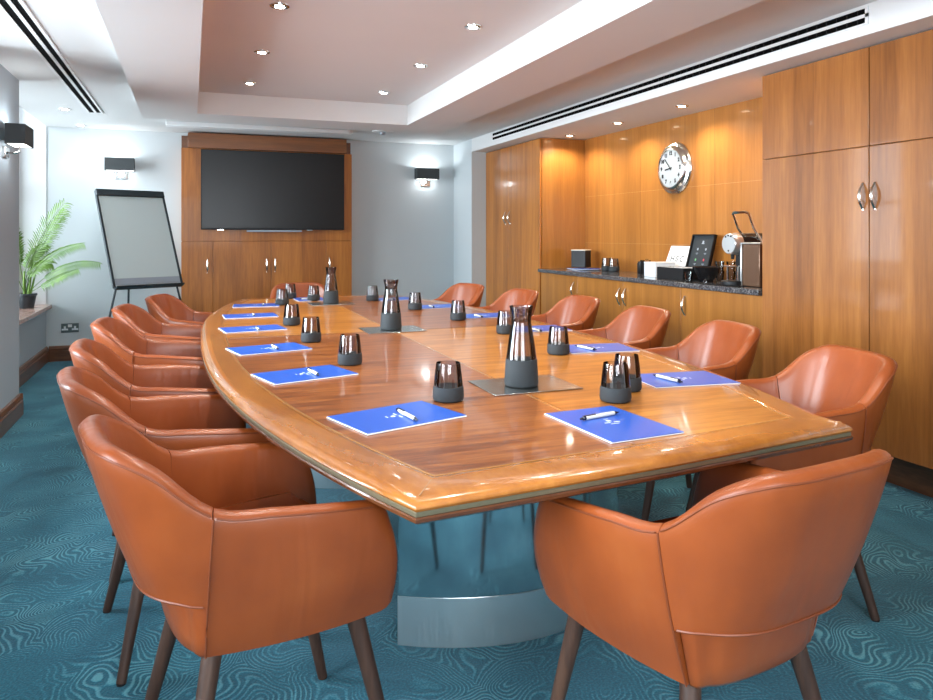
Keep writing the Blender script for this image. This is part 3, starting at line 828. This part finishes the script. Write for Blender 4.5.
    for sx in (-1, 1):
        for (yt, yb) in ((.145, .235), (-.145, -.240)):
            top, bot = V((sx*(.150 if yt < 0 else .190), yt-(.01 if yt < 0 else 0), .395)), V((sx*.228, yb, .004))
            lg = MB().tube([top, top.lerp(bot, .5), bot], .0215, 14, r1=.0135).build('leg', M['legwood'], ch)
            MB().lathe([(.0125,0),(.0125,.0042)], (bot.x, bot.y, 0), 12).build('glide', M['felt'], lg)
    return ch
chair = make_chair()
chairs = [
 # x, y, facing angle (deg, 0 = +X), label
 (.165, 1.80, 12, 'tan leather armchair at left, nearest the camera, seen from behind its left side'),
 (.015, 2.505, 10, 'tan leather armchair at left, directly behind the nearest left chair'),
 (-.04, 3.15, 4, 'tan leather armchair on the left side, third from the camera'),
 (-.055, 3.93, -3, 'tan leather armchair on the left side, fourth from the camera'),
 (-.028, 4.65, -8, 'tan leather armchair on the left side, second from the flipchart end'),
 (.115, 5.32, -18, 'tan leather armchair on the left side, last one near the flipchart'),
 (1.045, 1.362, 98, 'tan leather armchair at the near end, its back to the camera'),
 (1.89, 2.02, 168, 'tan leather armchair on the right side, nearest the camera, against the table corner'),
 (2.04, 2.80, 172, 'tan leather armchair on the right side in front of the coffee machine'),
 (2.10, 3.53, 176, 'tan leather armchair on the right side, third from the camera'),
 (2.13, 4.31, 181, 'tan leather armchair on the right side, fourth from the camera'),
 (2.02, 4.98, 186, 'tan leather armchair on the right, second from the end wall'),
 (1.88, 5.68, 196, 'tan leather armchair on the right side, farthest, by the white wall'),
 (.86, 6.05, 268, 'tan leather armchair at the far head below the television'),
]
for i, (x, y, a, lab) in enumerate(chairs):
    rz = math.radians(a-90)
    if i == 0:
        chair.location = (x, y, 0); chair.rotation_euler = (0,0,rz); chair['label'] = lab; chair['group'] = 'armchairs around the conference table'
    else: dup(chair, (x, y, 0), rz, lab)

# ------------------------------------------------------------------ things on the table
ZT_ = .7506
# steel plates and carafes
where = ['nearest the camera', 'in the middle of the table', 'at the far end of the table']
for k, (x, y) in enumerate(((1.035, 2.20), (.99, 3.73), (.95, 5.30))):
    w, h = .155, .12
    tag(MB().box(x-w, x+w, y-h, y+h, ZT_+.0007, ZT_+.004).build('steel_mat', M['plate'], off=(x, y, ZT_), bevel=.001), 'square brushed steel mat under the carafe %s' % where[k], 'mat', 'steel mats on the table')
def make_carafe():
    c = thing('carafe', '', 'carafe')
    MB().lathe([(.050,0),(.0555,.004),(.0565,.012),(.052,.085),(.0505,.088)], n=36).build('silicone_base', M['silicone'], c)
    MB().lathe([(.0505,.088),(.045,.13),(.038,.175),(.0325,.205),(.032,.218),(.036,.240),(.040,.261),(.0385,.261),(.0345,.240),(.0305,.218),(.031,.205),(.0365,.18),(.0435,.13),(.049,.089)], n=36, cap0=False, cap1=False).build('glass_body', M['smoke'], c)
    MB().lathe([(.028,.212),(.0300,.216),(.0320,.233),(.034,.255),(.024,.257),(.022,.24),(.001,.238)], n=28).build('stopper', M['smoke'], c)
    return c
car = make_carafe()
for k, (x, y, z) in enumerate(((1.02, 2.19, ZT_+.0042), (.985, 3.735, ZT_+.0042), (.955, 5.33, ZT_+.0042))):
    lab = 'smoked glass carafe with charcoal base, %s' % where[k]
    if k == 0: car.location = (x, y, z); car['label'] = lab; car['group'] = 'carafes along the middle of the table'
    else: dup(car, (x, y, z), k, lab)
def make_glass():
    g = thing('tumbler', '', 'glass')
    MB().lathe([(.040,0),(.0455,.004),(.0475,.012),(.0465,.036),(.0455,.043),(.044,.0445)], n=36).build('silicone_base', M['silicone'], g)
    MB().lathe([(.0445,.0445),(.041,.08),(.0365,.114),(.0350,.114),(.0395,.08),(.043,.045)], n=36, cap0=False, cap1=False).build('glass_body', M['smoke'], g)
    return g
tum = make_glass()
gl = [(.731,5.86,'at the far left corner'), (.609,5.345,'beside the fifth folder on the left side'), (.523,4.135,'beside the fourth folder on the left side'),
      (.526,3.455,'beside the third folder on the left side'), (.575,2.80,'beside the second folder on the left side'), (.728,2.085,'standing nearest the left front folder'),
      (.872,5.60,'left of the far carafe below the television'), (1.29,5.44,'right of the far carafe, beside the farthest right folder'), (1.405,4.70,'beside the second-farthest folder on the right'),
      (1.47,4.035,'beside the fourth folder on the right side'), (1.495,3.40,'just beyond the nearest carafe, beside the third right folder'), (1.445,2.735,'right of the nearest carafe, beside the second right folder'),
      (1.315,2.02,'behind the front tumbler, beside the near right folder'), (1.197,1.90,'in front, standing above the folder at the near end')]
for k, (x, y, w) in enumerate(gl):
    lab = 'smoked tumbler, charcoal base, '+w
    if k == 0: tum.location = (x, y, ZT_); tum['label'] = lab; tum['group'] = 'tumblers on the conference table'
    else: dup(tum, (x, y, ZT_), k*.7, lab)
# folders (long side along local X; emblem at the middle), white sheets show below the cover
def make_folder():
    f = thing('document_folder', '', 'folder')
    MB().box(-.156, .156, -.112, .110, 0, .0025).build('pages', M['paper'], f, smooth=False)
    MB().box(-.153, .1555, -.108, .110, .0026, .0040).build('cover', M['blue'], f, smooth=False)
    e = MB(); z = .0041
    for (a, b, w, h) in ((-.012,.0,.012,.012), (.004,.016,.004,.018), (.004,-.014,.004,.018), (-.03,.004,.003,.014), (.018,.0,.003,.026)): e.box(a-w/2, a+w/2, b-h/2, b+h/2, z, z+.0003)
    e.build('emblem', M['emblem'], f, smooth=False)
    return f
fol = make_folder()
fs = [(.527,1.937,17,'left side, nearest the camera'), (.379,2.642,16,'left side, second from the camera'), (.318,3.29,13,'left side, third from the camera'),
      (.305,4.023,8,'left side, fourth from the camera'), (.340,4.68,2,'left side, fifth from the camera'), (.430,5.35,-5,'left side, at the far curved corner'),
      (1.04,1.672,-86,'nearest the chair with its back turned'), (1.585,2.095,173,'right side, nearest the camera'), (1.665,2.80,172,'right side, second from the camera'),
      (1.715,3.49,176,'right side, third from the camera'), (1.69,4.17,181,'right side, fourth from the camera'), (1.60,4.82,186,'right side, fifth from the camera'),
      (1.48,5.50,194,'right side, at the far end'), (.86,5.72,92,'at the far head of the table')]
for k, (x, y, a, w) in enumerate(fs):
    lab = 'blue document folder on the table, %s' % w
    if k == 0: fol.location = (x, y, ZT_+.0008); fol.rotation_euler = (0,0,math.radians(a)); fol['label'] = lab; fol['group'] = 'blue folders at each seat'
    else: dup(fol, (x, y, ZT_+.0008), math.radians(a), lab)
def make_pen():
    p = thing('ballpoint_pen', '', 'pen')      # along local X, tip at -X
    MB().lathe([(.0048,-.050),(.0055,-.045),(.0055,.052),(.0050,.054)], (0,0,.0056), 14, 'X').build('barrel', M['cream'], p)
    MB().lathe([(.0008,-.070),(.0028,-.060),(.0050,-.050)], (0,0,.0056), 12, 'X').build('tip', M['navy'], p)
    mb = MB(); mb.lathe([(.0052,.054),(.0052,.062),(.0028,.063),(.0028,.072)], (0,0,.0056), 12, 'X'); mb.box(.018, .062, -.0022, .0022, .0105, .0125)
    mb.build('clip', M['navy'], p)
    return p
pen = make_pen()
ps = [(.550,1.915,98), (.408,2.63,98), (.343,3.28,96), (.326,3.95,92), (.360,4.66,88), (.478,5.33,84), (1.038,1.722,192), (1.520,2.09,-83), (1.602,2.785,-80), (1.665,3.41,-86), (1.625,4.11,-88), (1.542,4.77,-92), (1.43,5.45,-80), (.84,5.68,5)]
for k, (x, y, a) in enumerate(ps):
    lab = 'cream and black pen on the folder, %s' % fs[k][3]
    z = ZT_+.0008+.0044
    if k == 0: pen.location = (x, y, z); pen.rotation_euler = (0,0,math.radians(a)); pen['label'] = lab; pen['group'] = 'pens on the folders'
    else: dup(pen, (x, y, z), math.radians(a), lab)

# ------------------------------------------------------------------ wall clock
def clock():
    U = (XN, 4.82, 1.776)
    c = thing('wall_clock', 'round steel wall clock with white face on the wood panelling', 'clock', U)
    def L(prof, nm, mat, **k): return MB().lathe([(r, -h) for r, h in prof], axis='X', n=56, **k).build(nm, mat, c)
    L([(.205,0),(.207,.012),(.198,.026),(.178,.032),(.170,.045),(.158,.058),(.150,.060),(.147,.052)], 'case', M['clocksteel'], cap1=False)
    L([(.150,.044),(.150,.050),(.001,.0505)], 'dial', M['clockface'], cap1=False)
    nb = MB()
    for h in range(1, 13):
        a = math.radians(30*h); yy, zz = -math.sin(a)*.118, math.cos(a)*.118
        add_text(nb, str(h), .040, (-.0512, yy, zz), (0,-1,0), (0,0,1), bold=.0024)
    nb.build('numerals', M['black'], c, smooth=False)
    def hand(nm, deg, ln, w):
        a = math.radians(deg); d = Vector((0, -math.sin(a), math.cos(a))); s = Vector((0, d.z, -d.y))
        MB().obox(Vector((-.0545 if nm == 'hour_hand' else -.0565,0,0))+d*(ln/2-.01), d*(ln/2+.01), s*w, Vector((.0006,0,0))).build(nm, M['black'], c, smooth=False)
    hand('hour_hand', 262, .07, .0050); hand('minute_hand', 318, .105, .0038)
clock()

# ------------------------------------------------------------------ things on the counter
ZW = .9325
def cubebox():
    U = (3.40, 5.985, ZW+.018)
    b = thing('cube_box', 'black cube box with a cream lid edge at the far end of the counter', 'box', U, math.radians(38))
    MB().box(-.070, .070, -.070, .070, 0, .155).build('body', M['black'], b, bevel=.003)
    MB().box(-.072, .072, -.072, .072, .155, .163).build('lid', M['cream'], b, bevel=.002)
cubebox()
f = dup(fol, (3.40, 5.95, ZW), math.radians(75), 'blue folder lying under the black cube box on the counter')
f2 = dup(fol, (3.385, 5.86, ZW+.0075), math.radians(98), 'upper blue folder on the counter, with white pages toward the two tumblers')
for q in (f, f2): q['group'] = 'folders on the counter'
for q, (x, y) in zip('ab', ((3.45, 5.62), (3.43, 5.47))):
    t = dup(tum, (x, y, ZW), 0, 'smoked tumbler on the counter, %s' % ('next to the black cube box' if q == 'a' else 'the one farther from the black cube box'), 'tumblers on the counter')
def can(x, y, label, h):
    c = thing('storage_jar', label, 'jar', (x, y, ZW), 0, 'small black jars on the counter')
    MB().lathe([(.033,0),(.035,.003),(.035,h)], n=24).build('body', M['black'], c)
    MB().lathe([(.030,h),(.030,h+.014),(.010,h+.016),(.012,h+.024),(.001,h+.026)], n=20).build('lid', M['clear' if h > .09 else 'black'], c)
can(3.46, 5.10, 'small black cylindrical jar on the counter, the one farther from the white box', .086); can(3.45, 5.01, 'small black cylindrical jar right beside the white box', .100)
def wbox():
    U = (3.33, 4.69, ZW)
    b = thing('white_box', 'plain white box on the counter left of the black tea box', 'box', U, math.radians(-4))
    MB().box(-.075, .095, -.085, .075, 0, .105).build('body', M['paper'], b, bevel=.002)
    MB().box(-.077, .097, -.087, .077, .105, .112).build('lid', M['trimwhite'], b, bevel=.002)
wbox()
def teabox():
    U = (3.30, 4.37, ZW)
    b = thing('tea_box', 'low black compartment box full of white sachets on the counter', 'box', U)
    mb = MB(); mb.box(-.10, .10, -.15, .15, 0, .006)
    for a in ((-.10,-.094,-.15,.15), (.094,.10,-.15,.15), (-.094,.094,-.15,-.144), (-.094,.094,.144,.15)): mb.box(*a, .006, .085)
    mb.build('case', M['black'], b, bevel=.001)
    mb = MB(); mb.box(-.002,.002,-.144,.144,.006,.08); mb.box(-.094,.094,-.05,-.046,.006,.08); mb.box(-.094,.094,.046,.05,.006,.08); mb.build('divider', M['black'], b)
    k = 0
    for gx in (-.048, .048):
        for gy in (-.098, 0, .098):
            for j in range(4):
                s = tag(MB().obox((0,0,.038), (.036,0,0), (0,.004,0), (0,.006,.034)).build('sachet', M['paper' if (j+k) % 3 else 'tray_grey'], off=(0,0,0)), 'small paper sachet standing in the black tea box', 'sachet', 'sachets in the tea box')
                s.location = (U[0]+gx, U[1]+gy-.026+j*.017, ZW+.012); k += 1
teabox()
def card():
    # white card leaning back towards the panelling
    U = (3.46, 4.70, ZW); ey = Vector((.38, 0, .925)).normalized(); ex = Vector((0, -1, 0)); n = ex.cross(ey)
    c = thing('display_card', 'white display card with grey lettering propped on the counter behind the tea box', 'card', U)
    W, H = .125, .245
    MB().obox(Vector((0,0,.004))+ey*H/2, ex*W, ey*H/2, n*.0025).build('card', M['paper'], c, smooth=False)
    mb = MB(); o = Vector((0,0,.004))+n*.003
    add_text(mb, 'H S C', .066, o+ey*H*.56, ex, ey, bold=.0018); mb.obox(o+ey*H*.32-ex*.02, ex*.028, ey*.0018, n*.0005)
    mb.build('lettering', M['grey_ink'], c, smooth=False)
    MB().obox(Vector((.085,0,.055)), (0,.03,0), (-.025,0,.055), (.002,0,.001)).build('strut', M['paper'], c, smooth=False)
card()
def menu():
    U = (3.44, 4.39, ZW); ey = Vector((.26, 0, .965)).normalized(); ex = Vector((0, -1, 0)); n = ex.cross(ey)
    c = thing('menu_board', 'black framed drinks menu with small coloured icons leaning on the counter', 'menu', U)
    W, H = .125, .325; o = Vector((0,0,.006))
    mb = MB(); mb.obox(o+ey*H/2-n*.008, ex*W, ey*H/2, n*.004)
    for sx in (-1, 1): mb.obox(o+ey*H/2+ex*sx*(W-.005), ex*.005, ey*H/2, n*.012)
    for v in (0, 1): mb.obox(o+ey*(.005+v*(H-.01)), ex*W, ey*.005, n*.012)
    mb.build('frame', M['black'], c)
    MB().obox(o+ey*H/2-n*.003, ex*(W-.01), ey*(H/2-.01), n*.001).build('page', M['silicone'], c, smooth=False)
    ic = MB(); nn = o-n*.0015
    def dot(u, v, r, mi):
        R = [[nn+ex*u+ey*v+ex*r*math.cos(a*PI/6)+ey*r*1.2*math.sin(a*PI/6)+n*h for a in range(12)] for h in (0,.0006)]
        ic.rings(R, mi=mi)
    for u, v, mi in ((-.045,.215,0),(.045,.215,0),(-.045,.135,1),(.045,.135,2)):
        dot(u, v, .008, mi); dot(u, v+.002, .003, 0)
        ic.obox(nn+ex*u+ey*(v-.030), ex*.013, ey*.0013, n*.0006, 0); ic.obox(nn+ex*u+ey*(v-.037), ex*.007, ey*.0013, n*.0006, 0)
    dot(0, .268, .010, 0); ic.obox(nn+ey*.258, ex*.014, ey*.003, n*.0006, 0)
    ic.obox(nn+ey*.062, ex*.020, ey*.004, n*.0006, 0); ic.obox(nn+ey*.028, ex*.055, ey*.002, n*.0006, 0)
    ic.build('printing', [M['tray_grey'], M['green'], M['red']], c, smooth=False)
menu()
def bowl():
    U = (3.30, 4.095, ZW)
    b = thing('black_bowl', 'glossy black footed bowl on the counter beside the coffee machine', 'bowl', U)
    MB().lathe([(.045,0),(.047,.010),(.062,.028),(.082,.060),(.094,.100),(.091,.101),(.078,.062),(.058,.034),(.001,.022)], n=36).build('bowl', M['blackgloss'], b)
bowl()
def cup(x, y, label, z=ZW):
    c = thing('glass_cup', label, 'cup', (x, y, z), 0, 'clear glass cups on the counter')
    MB().lathe([(.022,0),(.024,.004),(.032,.066),(.0305,.066),(.0225,.006),(.001,.005)], n=24).build('cup_body', M['clear'], c)
for k, (x, y) in enumerate(((3.50, 4.20), (3.53, 4.12), (3.45, 4.14), (3.53, 4.03))):
    cup(x, y, 'clear glass cup in the cluster between the black bowl and coffee machine', ZW+(0 if k != 3 else 0))
for x, y in ((3.50, 4.20), (3.53, 4.12), (3.45, 4.14)): cup(x, y, 'clear glass cup stacked on another behind the black bowl', ZW+.0665)
cup(3.155, 4.10, 'clear glass cup standing alone in front of the black tea box')
def machine():
    U = (3.33, 3.715, ZW)
    m = thing('coffee_machine', 'silver and black capsule coffee machine with raised chrome lever', 'coffee machine', U)
    # bronze-sided tank block on the near side, black body, silver cylindrical head
    MB().box(-.116, .20, -.215, -.064, .0, .262).build('water_tank', M['bronze'], m, bevel=.006)
    MB().box(-.120, .20, -.062, -.048, .0, .262).build('side_panel', M['silver'], m, bevel=.004)
    MB().box(-.118, .20, -.217, -.050, .262, .272).build('tank_lid', M['silver'], m, bevel=.004)
    MB().box(-.06, .20, -.046, .062, .0, .20).build('body', M['black'], m, bevel=.005)
    MB().lathe([(.062,-.10),(.068,-.09),(.068,.20),(.058,.205)], (0, .010, .262), 36, 'X').build('barrel', M['blackgloss'], m)
    hd = MB().lathe([(.060,-.158),(.066,-.150),(.070,-.10),(.070,-.095)], (0, .010, .262), 36, 'X').build('brew_head', M['silver'], m)
    k = MB()
    for yy, zz in ((.035,.306),(.012,.314),(-.012,.310),(.010,.218)): k.lathe([(.006,-.160),(.006,-.157)], (0, yy, zz), 12, 'X')
    k.build('button', M['black'], hd)
    MB().lathe([(.010,.165),(.014,.20)], (-.125, .010, 0), 14).build('spout', M['black'], m)
    mb = MB(); mb.tube([(.05, .075, .27), (-.02, .080, .36), (-.06, .080, .452)], .008, 8); mb.tube([(.05, -.055, .27), (-.02, -.060, .36), (-.06, -.060, .452)], .008, 8)
    mb.tube([(-.06, .082, .452), (-.07, .06, .462), (-.07, -.04, .462), (-.06, -.062, .452)], .010, 8)
    mb.build('lever', M['chrome'], m)
    mb = MB()
    mb.lathe([(.056,.118),(.058,.121),(.056,.126)], (-.125, .010, 0), 28); 
    mb.build('cup_stand', M['chrome'], m)
    mb = MB()
    for yy in (.058, -.036): mb.box(-.128, -.118, yy-.004, yy+.004, .03, .118)
    mb.build('stand_post', M['chrome'], m)
    MB().lathe([(.062,0),(.070,.006),(.070,.026),(.064,.030)], (-.125, .010, 0), 30).build('drip_tray', M['black'], m)
machine()
tag(MB().tube([(3.20,3.60,.9355),(3.15,3.62,.9355),(3.12,3.70,.936),(3.10,3.80,.9355),(3.077,3.84,.9355),(3.066,3.85,.925),(3.066,3.85,.90)], .0028, 6).build('power_cable', M['black']), 'thin black cable trailing over the worktop edge by the coffee machine', 'cable')
tag(MB().lathe([(.006,0),(.013,.002),(.014,.012),(.006,.024),(.001,.026)], n=16).build('sweet', M['clear'], off=(0,0,0)), 'small clear wrapped pod on the counter between bowl and coffee machine', 'pod').location = (3.19, 3.97, ZW)

# ------------------------------------------------------------------ daylight and world
w = bpy.data.worlds.new('daylight'); S.world = w; w.use_nodes = True
bg = w.node_tree.nodes['Background']; bg.inputs[0].default_value = (.86, .94, 1, 1); bg.inputs[1].default_value = 3.0
def area(name, loc, rot, sx, sy, power, col):
    l = bpy.data.lights.new(name, 'AREA'); l.shape = 'RECTANGLE'; l.size = sx; l.size_y = sy; l.energy = power; l.color = col
    o = bpy.data.objects.new(name, l); C.objects.link(o); o.location = loc; o.rotation_euler = rot; return o
for (y0, y1, pw) in ((5.83, YB, 210), (2.55, 4.75, 370), (-.45, 1.75, 240)):
    area('window_daylight', (-2.2, (y0+y1)/2, 1.78), (0, -PI/2+math.radians(28), 0), 2.0, y1-y0-.1, pw, (.84, .93, 1))
area('window_daylight', ((WX0+WX1)/2, YR-.30, (WZ0+WZ1)/2), (PI/2-math.radians(12), 0, 0), 2.05, 1.15, 125, (.92, .96, 1))  # added light from behind the camera, brightens surfaces facing it
# near ceiling lights over the camera end of the room
for x in (.405, 1.42):
    for y in (2.69, 1.72):
        downlight(x, y, ZT, 'small round downlight in the near part of the ceiling tray', group='downlights near the camera', watt=36)

# ------------------------------------------------------------------ camera
cam = bpy.data.cameras.new('camera'); co = bpy.data.objects.new('camera', cam); C.objects.link(co)
cam.sensor_fit = 'HORIZONTAL'; cam.sensor_width = 36; cam.lens = 730*36/933
cam.shift_y = -(350-235)/933
yaw = math.atan2(275.5, 730)
co.location = (0, 0, 1.25); co.rotation_euler = (PI/2, 0, -yaw)
cam.clip_start = .05
S.camera = co
S.view_settings.view_transform = 'Standard'; S.view_settings.look = 'None'
S.view_settings.gamma = 1; S.view_settings.use_curve_mapping = False
S.view_settings.exposure = 0.17
S.cycles.use_denoising = True
S.cycles.max_bounces = 10; S.cycles.diffuse_bounces = 5; S.cycles.glossy_bounces = 4; S.cycles.transparent_max_bounces = 16
S.cycles.sample_clamp_indirect = 6
S.cycles.caustics_reflective = False; S.cycles.caustics_refractive = False
